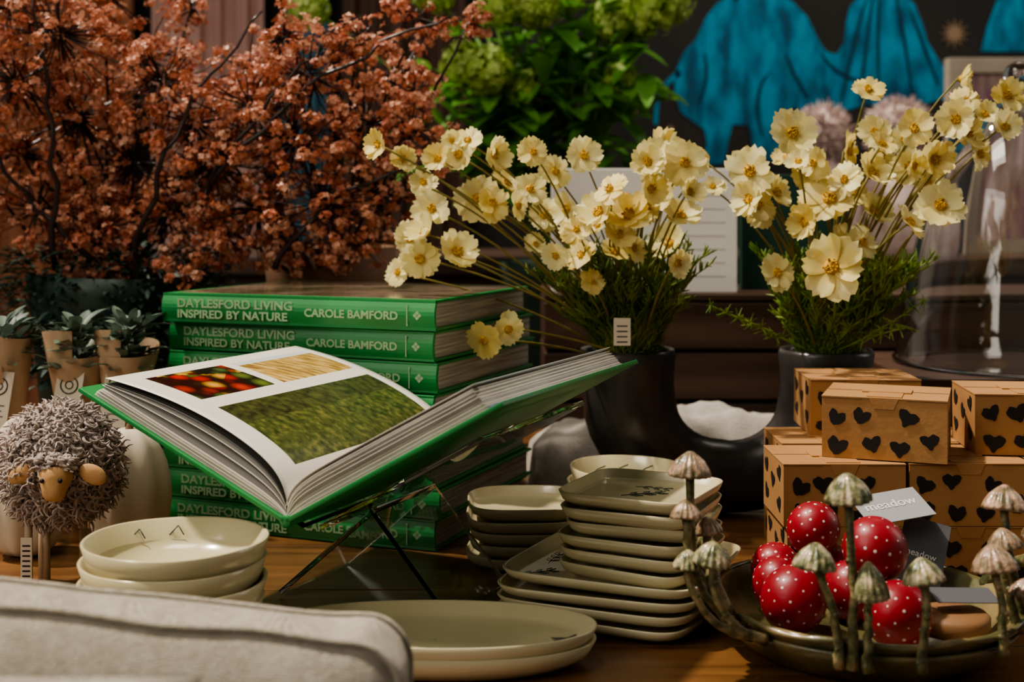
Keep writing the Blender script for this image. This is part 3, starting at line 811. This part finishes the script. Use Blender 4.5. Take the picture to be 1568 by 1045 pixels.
for nm, data, bx, vx, fm in (('yellow_cosmos_bouquet', left, 11.07, VL, M_fern2), ('yellow_cosmos_bouquet', right, 30.1, VR, M_fern)):
    e = empty(nm, vx, VY, 15.7); mb = MB()
    for i, (a, b_, r) in enumerate(data):
        y = 127 + U(-5, 5)
        if r > 50: y = 122
        c = Vector((bx + a * CU, y, 16.9 + b_ * CU))
        tilt = Vector((U(-.9, .9) + a * .0008, -1 + U(-.2, .55), U(-.15, .9)))
        cupb = None
        if r >= 40: tilt = Vector((U(-.45, .35), -1, U(.1, .5))); cupb = U(.1, .4)
        if r > 50: cupb = .1
        if b_ < 60: tilt = Vector((U(-.5, .5), -1, -.3))
        s = r * CU * (1.1 if r < 40 else 1.0)
        flower(mb, c, tilt, s, cupb)
        p0 = Vector((vx + U(-2.2, 2.2), VY + U(-2.2, 2.2), 15.2))
        td = tilt.normalized()
        mid = Vector((p0.x * .55 + c.x * .45, (p0.y + c.y) / 2, p0.z + max(2.5, (c.z - p0.z) * .72)))
        mb.tube(bez(p0, mid, c - td * s * .18, 9), [.14, .13, .13, .12, .12, .11, .11, .1, .1, .1], 6, 3)
    # feathery foliage
    for i in range(150):
        an = U(0, 6.28); sp_ = U(.1, 1.0)
        p0 = Vector((vx + cos(an) * 2.6, VY + sin(an) * 2.6, 15.5))
        L = U(3.5, 12.5) if fm is M_fern else U(4, 13)
        sxk = -.95 if fm is M_fern2 else .5
        d = Vector((cos(an) * .42 * sp_ + (sxk * .3 if R() < .6 else 0), sin(an) * .4 * sp_ - .25, 1)).normalized()
        p2 = p0 + d * L + Vector((cos(an) * L * .16, 0, -.05 * L))
        pts = bez(p0, p0 + Vector((0, 0, L * .4)) + d * L * .2, p2, 8)
        mb.tube(pts, .07, 4, 4, False)
        for k in range(1, 9):
            for q in range(4):
                dd = (pts[k] - pts[k - 1]).normalized() + Vector((U(-1, 1), U(-1, 1), U(-.2, .9)))
                p = pts[k].lerp(pts[k - 1], R())
                Lq = U(.6, 1.6); dd.normalize()
                pm = p + dd * Lq * .5 + Vector((0, 0, .12))
                mb.tube([p, pm, p + dd * Lq + Vector((0, 0, .3))], [.08, .14, .05], 3, 4, False)
                if R() < .6: mb.tube([pm, pm + (dd + Vector((U(-1, 1), U(-1, 1), U(-.5, 1)))) * .6], [.12, .05], 3, 4, False)
    if fm is M_fern:
        for (ax, az) in ((-12.5, 5.5), (-11, 4.8), (8, 6), (6.5, 3.4)):
            pts = bez((vx - 1, VY - 2, 15.8), (vx + ax * .5, VY - 5, 18.5), (vx + ax, VY - 6, 15.8 + az), 9)
            mb.tube(pts, .08, 4, 4, False)
            for k in range(4, 10):
                for q in range(7):
                    dd = rdir()
                    mb.tube([pts[k], pts[k] + dd * U(.5, 1.3)], [.1, .04], 3, 4, False)
    mb.obj('blooms_and_stems', [M_petal, M_petal2, M_cent, M_fstem, fm], e)
    if fm is M_fern2:
        m2 = MB(); m2.box(9.6, 11.2, 125.7, 125.76, 17.7, 20.3); 
        for q in range(4): m2.box(9.9, 10.9, 125.66, 125.7, 18 + q * .5, 18.1 + q * .5, 1)
        m2.obj('price_tag', [M_tag, M_black], e)

# white linen cloth behind the vase
mb = MB(); nx, ny = 70, 26; vs = []
for j in range(ny + 1):
    for i in range(nx + 1):
        u = i / nx; v = j / ny
        x = 2 + 37 * u; y = 142 + 17 * v
        h = 9.2 * (sin(pi * v) ** .35) * (sin(pi * min(1, max(0, u))) ** .2)
        h *= (.84 + .24 * noise.noise(Vector((x * .16, y * .2, 3)))) if h > 0 else 0
        x += 1.0 * noise.noise(Vector((x * .3, y * .3, 7))) * v
        vs.append((x, y, max(0.02, h + .9 * abs(noise.noise(Vector((x * .5, y * .2, 1)))) * sin(pi * v))))
mb.add(vs, [(j * (nx + 1) + i, j * (nx + 1) + i + 1, (j + 1) * (nx + 1) + i + 1, (j + 1) * (nx + 1) + i) for j in range(ny) for i in range(nx)])
M_linen = weavemat('white_linen', (.62, .56, .48), (.68, .62, .54))
mb.obj('crumpled_linen_cloth', [M_linen])

# ------------------------------------------------------------------ kraft boxes with black hearts
M_box = mat('box_kraft_card', (.36, .18, .066), .75, (.44, .23, .087), 9, .15, 150)
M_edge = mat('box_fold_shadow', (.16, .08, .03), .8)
def spot(mb, T, x, z, r, rot, face):
    pts = []
    rot = U(-.6, .6); p1 = U(0, 6)
    for i in range(32):
        t = 2 * pi * i / 32
        hx = (16 * sin(t) ** 3 / 16) * .6 + sin(t) * .42; hz = (13 * cos(t) - 5 * cos(2 * t) - 2 * cos(3 * t) - cos(4 * t)) / 15 * .75 + cos(t) * .2
        w = 1 + .07 * sin(4 * t + p1) + .04 * sin(9 * t + p1)
        hx, hz = hx * r * w, (hz + .06) * r * w
        a_, b_ = x + hx * cos(rot) - hz * sin(rot), z + hx * sin(rot) + hz * cos(rot)
        if face == 'F': pts.append(T @ Vector((a_, -.028, b_)))
        elif face == 'R': pts.append(T @ Vector((BW + .028, a_, b_)))
        else: pts.append(T @ Vector((-.028, a_, b_)))
    mb.add(pts, [tuple(range(32))], 1, False)
BW, BD, BH = 9.9, 8.5, 5.05
def kbox(x, y, z, rot=0):
    T = Matrix.Translation((x, y, z)) @ Matrix.Rotation(radians(rot), 4, 'Z')
    mb = MB()
    mb.box(.03, BW - .03, .03, BD - .03, 0, BH - .12, 0, T)
    mb.box(0, BW, 0, BD, BH - .10, BH, 0, T)
    mb.box(BW * .3, BW * .7, BD * .35, BD * .62, BH, BH + .12, 0, T)
    mb.box(BW * .36, BW * .64, BD * .05, BD * .4, BH, BH + .07, 0, T)
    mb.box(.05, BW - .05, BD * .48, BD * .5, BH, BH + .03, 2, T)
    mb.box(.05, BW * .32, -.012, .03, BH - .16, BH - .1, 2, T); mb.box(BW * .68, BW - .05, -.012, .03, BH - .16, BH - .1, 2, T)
    mb.add([T @ Vector(p) for p in ((BW * .38, -.02, BH), (BW * .62, -.02, BH), (BW * .58, -.02, BH - .9), (BW * .42, -.02, BH - .9))], [(0, 1, 2, 3)], 0, False)
    for (fx_, fz_) in ((.12, .66), (.14, .22), (.34, .70), (.40, .24), (.62, .20), (.69, .68), (.88, .34)):
        spot(mb, T, fx_ * BW + U(-.2, .2), min(BH - .95, max(.9, fz_ * BH + U(-.2, .2))), U(.70, .84), 0, 'F')
    for (fy_, fz_) in ((.2, .3), (.2, .8), (.5, .6), (.8, .3), (.82, .75)):
        spot(mb, T, fy_ * BD, min(BH - .9, max(.9, fz_ * BH)), .7, 0, 'L')
        if rot == 0: spot(mb, T, fy_ * BD, min(BH - .9, max(.9, fz_ * BH)), .7, 0, 'R')
    if rot != 0:
        for q in range(5): mb.box(BW, BW + .015, 2.2 + q * .1, 6.2 - U(0, 1), 3.6 - q * .35, 3.68 - q * .35, 1, T)
    mb.obj('heart_print_kraft_gift_box', [M_box, M_black, M_edge], bevel=.04)
for z in (0, 5.1):
    kbox(21.8 + (.0 if z else .3), 107.0, z, 0); kbox(32.0, 107.2, z, 0); kbox(42.2, 107.0, z, 0)
    kbox(23.6, 116.3, z, 0); kbox(33.8, 116.4, z, 0); kbox(44.0, 116.3, z, 0)
kbox(25.5, 109.7, 10.25, -20)
kbox(26.8, 119.6, 10.25, -2); kbox(38.4, 110.5, 10.25, -6)

# ------------------------------------------------------------------ glass cloche on a riser
mb = MB(); mb.box(40.5, 72, 134, 160, 12.2, 13.4)
for x in (41, 70):
    for y in (134.5, 157.5): mb.box(x, x + 1.5, y, y + 1.5, 0, 12.2)
mb.box(41, 71.5, 135, 136, 8, 12.2); mb.box(41, 71.5, 158, 159, 8, 12.2)
mb.obj('wooden_riser', [M_dark], bevel=.1)
M_glass = glassmat('clear_glass', (.97, .98, .98), 1.52)
pr = [(13.4, 0), (13.5, .5), (13.1, .9), (12.6, 4), (11.7, 10), (10.5, 16), (8.9, 22), (6.7, 26.5), (3.6, 29), (1.2, 29.8), (.01, 30)]
inner = [(max(.01, r - .6), z - (.5 if z > 20 else 0)) for r, z in reversed(pr)]
mb = MB(); mb.loft(pr + inner + [pr[0]], (56.0, 147, 13.45), n=72, wob=.004)
mb.sphere((56.0, 147, 45.2), 1.7)
mb.obj('glass_cloche', [M_glass], recalc=True)

# ------------------------------------------------------------------ mushroom tray
M_trayc = mat('mossy_ceramic', (.07, .07, .03), .33, (.26, .19, .09), 22, .5, 70, coat=.3, col3=(.13, .12, .05))
M_cap = mat('mushroom_cap', (.07, .08, .035), .33, (.54, .42, .28), 160, .7, 180, coat=.3, contrast=(.36, .64), col3=(.24, .23, .11))
M_capp = mat('mushroom_cap_pink', (.12, .10, .05), .33, (.56, .36, .26), 140, .7, 180, coat=.3, contrast=(.36, .64), col3=(.32, .21, .13))
M_mst = mat('mushroom_stem', (.05, .055, .022), .45, (.32, .24, .12), 110, .8, 140, col3=(.14, .13, .055))
tr = empty('mushroom_tray', 24.8, 94, 0)
TC = Vector((24.8, 94, 0))
mb = MB()
mb.loft([(.01, 0), (7.8, 0), (8.6, .3), (9.8, 1.4), (10.6, 2.3), (10.75, 2.6), (10.4, 2.65), (9.5, 1.6), (8.4, .75), (.01, .7)], TC, n=90, wob=.008)
mb.loft([(.01, .8), (7.6, .8), (9.0, 1.2), (10.0, 2.2), (10.7, 3.1), (10.85, 3.35), (10.6, 3.5), (10.2, 3.3), (9.6, 2.3), (8.6, 1.45), (.01, 1.3)], TC, n=90, wob=.008, ph=1)
pts = [TC + Vector((cos(t) * 10.8, sin(t) * 10.8, 3.35 + .12 * sin(9 * t))) for t in [2 * pi * i / 90 for i in range(91)]]
mb.tube(pts, [.22 + .05 * sin(i * 1.7) for i in range(91)], 7, 0, False)
mb.obj('twin_dishes', [M_trayc], tr)
mush = [((11.9, 89, 13.3), (15.0, 89, 3.0), (11.6, 88.6, 5), 1.35, 1), ((11.5, 88.0, 10.6), (15.2, 88.6, 2.8), (11.6, 87.5, 5), 1.0, 1), ((11.5, 87, 7.6), (15.8, 87.6, 2.6), (11.8, 86.6, 3.4), .95, 0),
        ((12.9, 86, 8.2), (16.6, 86.8, 2.6), (13.0, 85.6, 3.6), 1.2, 0), ((19.1, 84.0, 8.5), (20.6, 83.7, 1.9), (20.6, 83.4, 5.5), 1.3, 0), ((21.1, 83.6, 12.9), (21.3, 83.3, 1.9), (21.5, 83.1, 8), 1.4, 0),
        ((22.4, 83.2, 7.0), (22.2, 82.9, 1.9), (22.1, 82.8, 4.5), 1.1, 2), ((25.7, 83.2, 7.8), (25.5, 82.9, 1.9), (25.9, 82.7, 5), 1.25, 0), ((33.1, 89.5, 10.9), (34.3, 88.6, 2.8), (33.0, 88.6, 7), 1.4, 1),
        ((31.0, 85.6, 7.9), (31.3, 84.9, 2.2), (31.4, 84.6, 5), 1.4, 1), ((33.5, 86.8, 5.8), (33.8, 86.6, 2.6), (34.4, 86, 4), 1.0, 1), ((35.9, 91, 8.6), (35.3, 90.6, 3), (36.6, 90, 6), 1.0, 1), ((34.6, 87, 4.6), (34.4, 87.6, 2.8), (35, 86.8, 3.8), .8, 1),
        ((13.2, 89.6, 9.2), (14.6, 90.0, 3.0), (12.8, 89.4, 6), .9, 1), ((32.6, 88.2, 8.6), (33.5, 87.7, 2.8), (32.2, 87.6, 6), 1.1, 1)]
for i, (cp, bs_, md, r, kind) in enumerate(mush):
    mb = MB()
    cpv = Vector(cp)
    p = bez(bs_, md, cpv + Vector((0, 0, -.2)), 12)
    for q in range(1, 12): p[q] += Vector((U(-.09, .09), U(-.09, .09), 0))
    mb.tube(p, [.42, .37, .34, .31, .29, .28, .27, .27, .26, .26, .27, .29, .32], 8, 1)
    h = r * (1.0 if kind != 2 else 1.7)
    Mt = Matrix.Rotation(U(-.18, .18), 3, 'Y') @ Matrix.Rotation(U(-.2, .1), 3, 'X')
    pf = [(.01, -.05 * h), (.4 * r, -.1 * h), (.9 * r, -.34 * h), (1.03 * r, -.32 * h), (1.02 * r, -.18 * h), (.9 * r, .12 * h), (.68 * r, .45 * h), (.38 * r, .72 * h), (.16 * r, .88 * h), (.01, .92 * h)]
    mb.loft(pf, cpv, n=72, ribs=.055, ribn=15, mi=0, M=Mt)
    for q in range(8):
        k = random.randint(0, 10); mb.sphere(p[k] + Vector((U(-.2, .2), U(-.2, .2), U(-.2, .2))), U(.14, .28), n=8, k=6, mi=1)
    mb.obj('mushroom_%d' % (i + 1), [M_capp if kind == 1 else M_cap, M_mst], tr)
mb = MB()
for (pts) in ([(15.5, 98.5, 2.4), (13.6, 96, 4.8), (13.4, 93, 7.4), (13.4, 91, 8.0), (13.4, 89, 6.0), (14.8, 88.2, 2.8)], [(34.6, 98, 2.8), (36, 96, 5), (36.8, 93, 6.4), (36.4, 90, 5.6), (35.2, 88, 3)]):
    pp = []
    for i in range(len(pts) - 1):
        for t in (0, .25, .5, .75): pp.append(Vector(pts[i]).lerp(Vector(pts[i + 1]), t) + Vector((U(-.12, .12), U(-.12, .12), U(-.12, .12))))
    mb.tube(pp, [.48 + .12 * sin(i * 2.1) for i in range(len(pp))], 9)
mb.obj('twig_handles', [M_mst], tr)

# red polka dot baubles
M_redb = mat('red_gloss', (.23, .003, .012), .42, (.30, .006, .018), 30, .15, 60, coat=.1)
M_dot = mat('white_dot', (.70, .56, .52), .5)
mb = MB()
for (x, y, z, r) in ((19.5, 92.2, 3.65, 2.27), (19.4, 96.8, 3.4, 1.95), (19.9, 100.2, 3.6, 1.9), (25.7, 88.6, 3.65, 2.25), (25.0, 91.7, 7.25, 2.2), (24.3, 94.8, 3.5, 2.1), (22.3, 98.5, 7.0, 1.95), (24.4, 99.6, 3.4, 2.0)):
    M = Matrix.Rotation(U(-.5, .5), 3, 'X') @ Matrix.Rotation(U(-.5, .5), 3, 'Y')
    mb.sphere((x, y, z), r, r, r * 1.05, 36, 22, 0, M)
    N_ = 74; ph = U(0, 6)
    for i in range(N_):
        zz = 1 - 2 * (i + .5) / N_; rr = sqrt(1 - zz * zz); t = i * 2.39996 + ph
        d = Vector((rr * cos(t), rr * sin(t), zz)); d = (d + Vector((U(-.06, .06), U(-.06, .06), U(-.06, .06)))).normalized()
        a = d.orthogonal().normalized(); b_ = d.cross(a)
        dm = Vector((d.x, d.y, d.z * 1.05)); c = Vector((x, y, z)) + M @ (dm * r)
        a = M @ a; b_ = M @ b_; dd = M @ d; rd = U(.06, .12)
        ring = [c + (a * cos(q * pi / 4) + b_ * sin(q * pi / 4)) * rd + dd * .004 for q in range(8)]
        mb.add([c + dd * .03] + ring, [(0, q + 1, (q + 1) % 8 + 1) for q in range(8)], 1)
mb.obj('red_polka_dot_baubles', [M_redb, M_dot])

# paper cards
M_slate = mat('grey_card', (.30, .30, .31), .6)
M_slated = mat('dark_grey_card', (.10, .10, .11), .6)
M_wt = mat('white_text', (.72, .72, .70), .6)
def card(cx_, cy_, cz_, w, h, rx, ry, rzz, m, body=None, ts=.4):
    e = empty('paper_gift_tag', cx_, cy_, cz_)
    T = Matrix.Translation((cx_, cy_, cz_)) @ Matrix.Rotation(rzz, 4, 'Z') @ Matrix.Rotation(ry, 4, 'Y') @ Matrix.Rotation(rx, 4, 'X')
    mb = MB(); mb.box(-w / 2, w / 2, -h / 2, h / 2, -.03, .03, 0, T); mb.obj('card', [m], e)
    if body:
        p = T @ Vector((-w * .40, -h * .05, .06)); 
        o = text(body, 'lettering', p, h * ts, (T.to_euler()), M_wt, e, ext=.0001, bold=0)
card(28.5, 99.8, 8.4, 5.4, 3.4, radians(24), radians(-6), radians(14), M_slate, 'meadow', .36)
card(30.6, 99.4, 4.9, 3.4, 5.4, radians(58), radians(14), radians(-14), M_slated, 'meadow', .13)
card(31.2, 92.0, 4.0, 4.6, 2.0, radians(14), radians(3), radians(8), M_slated)
mb = MB(); mb.loft([(.01, 0), (2.4, 0), (2.6, .3), (2.6, 1.0), (2.3, 1.3), (.01, 1.35)], (30.2, 91.4, 1.75), n=40, wob=.02)
mb.obj('wooden_disc', [mat('tan_wood', (.24, .12, .05), .6)])

# ------------------------------------------------------------------ linen armchair in front
ch = empty('linen_armchair', -24, 66, -75)
mb = MB(); X0, X1, Z0, Z1 = -46.0, -5.6, -28.0, 10.6
def outline(inset):
    w = (X1 - X0) / 2 - inset; h = (Z1 - Z0) / 2 - inset; cxx = (X0 + X1) / 2; czz = (Z0 + Z1) / 2; rc = 2.2
    per = []
    for (sx, sz, a0) in ((1, 1, 0), (-1, 1, 90), (-1, -1, 180), (1, -1, 270)):
        for q in range(10):
            a = radians(a0 + q * 10); per.append((cxx + sx * (w - rc) + rc * cos(a), czz + sz * (h - rc) + rc * sin(a)))
    res = []
    for i in range(len(per)):
        a = per[i]; b_ = per[(i + 1) % len(per)]; l = math.dist(a, b_); k = max(1, int(l / .8))
        for q in range(k): res.append((a[0] + (b_[0] - a[0]) * q / k, a[1] + (b_[1] - a[1]) * q / k))
    return res
base_o = outline(0); nO = len(base_o)
cxx, czz = (X0 + X1) / 2, (Z0 + Z1) / 2
def lay(sc, y, puff=0, wr=0):
    vs = []
    for (x, z) in base_o:
        xx = cxx + (x - cxx) * (1 - sc * .95); zz = czz + (z - czz) * (1 - sc)
        if z > -5:
            f = min(1, (z + 5) / 10)
            drop = .55 / (1 + exp(-(x + 18.5) * .7))
            zz += f * (.26 * noise.noise(Vector((x * .2, y * .08, 2))) - (x + 26) * .072 + .05 - drop)
            zz += f * wr * noise.noise(Vector((x * .6, y * .3, 5)))
            zz += f * puff
        xx += wr * .8 * noise.noise(Vector((z * .5, y * .3, 9)))
        yy = y + .35 * noise.noise(Vector((x * .2, z * .2, y * .1)))
        vs.append(Vector((xx, yy, zz)))
    return vs
layers = [lay(.9, 61.9), lay(.6, 62.1), lay(.35, 62.6), lay(.18, 63.2, .2), lay(.08, 63.9, .5), lay(.03, 64.6, .7), lay(.004, 65.1, .75), lay(-.006, 65.6, .7, .2), lay(-.010, 66.6, .6, .5), lay(-.014, 68.2, .4, .5), lay(-.010, 70.0, .1, .4), lay(-.004, 71.2), lay(.03, 71.6), lay(.12, 72.4), lay(.5, 73.2), lay(.9, 73.3)]
vs = [v for l in layers for v in l]
fs = [(i * nO + j, i * nO + (j + 1) % nO, (i + 1) * nO + (j + 1) % nO, (i + 1) * nO + j) for i in range(len(layers) - 1) for j in range(nO)]
fs += [tuple(range(nO)), tuple((len(layers) - 1) * nO + j for j in range(nO))]
mb.add(vs, fs)
M_lin = weavemat('natural_linen', (.56, .49, .38), (.70, .63, .52))
mb.obj('back_cushion', [M_lin], ch)
mb = MB()
for L_ in (lay(-.004, 65.1, .8), lay(-.008, 71.3)):
    mb.tube(L_ + [L_[0]], .17, 8, 0, False)
mb.obj('cushion_piping', [M_lin], ch)
mb = MB(); vs = []; K = 22
for sd in (1, -1):
    for j in range(K + 1):
        for i in range(K + 1):
            u = i / K * 2 - 1; v = j / K * 2 - 1
            t = max(0, (1 - u ** 4) * (1 - v ** 4)) ** .55
            px_ = u * 15 * (1 - .05 * (1 - abs(v)) ** 1); pz_ = v * 15 * (1 - .06 * (1 - u * u))
            p = Vector((px_, sd * -3.6 * t, pz_)); p = Matrix.Rotation(radians(4.5), 3, 'Y') @ p
            vs.append(p + Vector((-29.5, 57.2, -3.0)))
n1 = (K + 1) ** 2
fs = [(o * n1 + j * (K + 1) + i, o * n1 + j * (K + 1) + i + 1, o * n1 + (j + 1) * (K + 1) + i + 1, o * n1 + (j + 1) * (K + 1) + i) for o in (0, 1) for j in range(K) for i in range(K)]
mb.add(vs, fs); mb.obj('scatter_pillow', [M_lin], ch, recalc=True)
mb = MB()
mb.box(-47, -5, 20, 73, -46, -30); mb.box(-52, -47.2, 18, 73, -46, -14); mb.box(-4.8, -1, 18, 73, -46, -14); mb.box(-47, -5, 21, 60, -29.8, -18.2)
mb.obj('seat_and_arms', [M_lin], ch, bevel=1.2)
mb = MB()
for x in (-49, -5):
    for y in (22, 68): mb.tube([(x, y, -46), (x, y, -75)], [2.2, 1.4], 12)
mb.obj('chair_legs', [M_dark], ch)

# ------------------------------------------------------------------ lights / world
def sun(d, e, ang_, col):
    l = bpy.data.lights.new('sun', 'SUN'); l.energy = e; l.angle = radians(ang_); l.color = col
    o = bpy.data.objects.new('sun', l); bpy.context.scene.collection.objects.link(o)
    o.rotation_euler = Vector(d).to_track_quat('Z', 'Y').to_euler(); o.location = (0, 0, 3)
sun((-.46, .10, .85), 4.4, 2.5, (1, .90, .76))
def area(name, loc, tgt, sx, sy, e, col):
    l = bpy.data.lights.new(name, 'AREA'); l.shape = 'RECTANGLE'; l.size = sx; l.size_y = sy; l.energy = e; l.color = col
    o = bpy.data.objects.new(name, l); bpy.context.scene.collection.objects.link(o)
    o.location = loc; o.rotation_euler = (Vector(loc) - Vector(tgt)).to_track_quat('Z', 'Y').to_euler()
area('front_fill_light', (-1.8, -.4, 2.2), (0, 1.2, .8), 1.3, 1.3, 22, (1, .93, .81))  # added soft fill for the front faces, no window modelled
area('right_highlight_fill', (2.4, 1.7, 1.9), (.3, 1.4, .9), .9, 1.2, 9, (1, .94, .85))  # added source, gives the cloche and vase something to reflect
area('foliage_fill_light', (-.4, .9, 2.4), (-.2, 1.8, 1.2), .5, .5, 9, (1, .91, .78))  # added fill to brighten the plants and red foliage, no fixture there
area('mural_fill_light', (.9, 2.3, 2.3), (.7, 3.0, 1.2), .6, .3, 4, (1, .9, .78))  # added fill to lift the dark back wall and mural
w = bpy.data.worlds.new('world'); bpy.context.scene.world = w; w.use_nodes = True
w.node_tree.nodes['Background'].inputs[0].default_value = (.95, .88, .77, 1)
w.node_tree.nodes['Background'].inputs[1].default_value = .15

# ------------------------------------------------------------------ camera
cam = bpy.data.cameras.new('camera'); co = bpy.data.objects.new('camera', cam)
bpy.context.scene.collection.objects.link(co)
co.location = (0, 0, 1.06); co.rotation_euler = (pi / 2, 0, 0)
cam.sensor_width = 36; cam.lens = 46.8; cam.shift_y = -.133
cam.clip_start = .05
cam.dof.use_dof = True; cam.dof.focus_distance = 1.05; cam.dof.aperture_fstop = 6.3
bpy.context.scene.camera = co
try:
    bpy.context.scene.view_settings.look = 'AgX - Medium High Contrast'
except Exception as ex: print(ex)
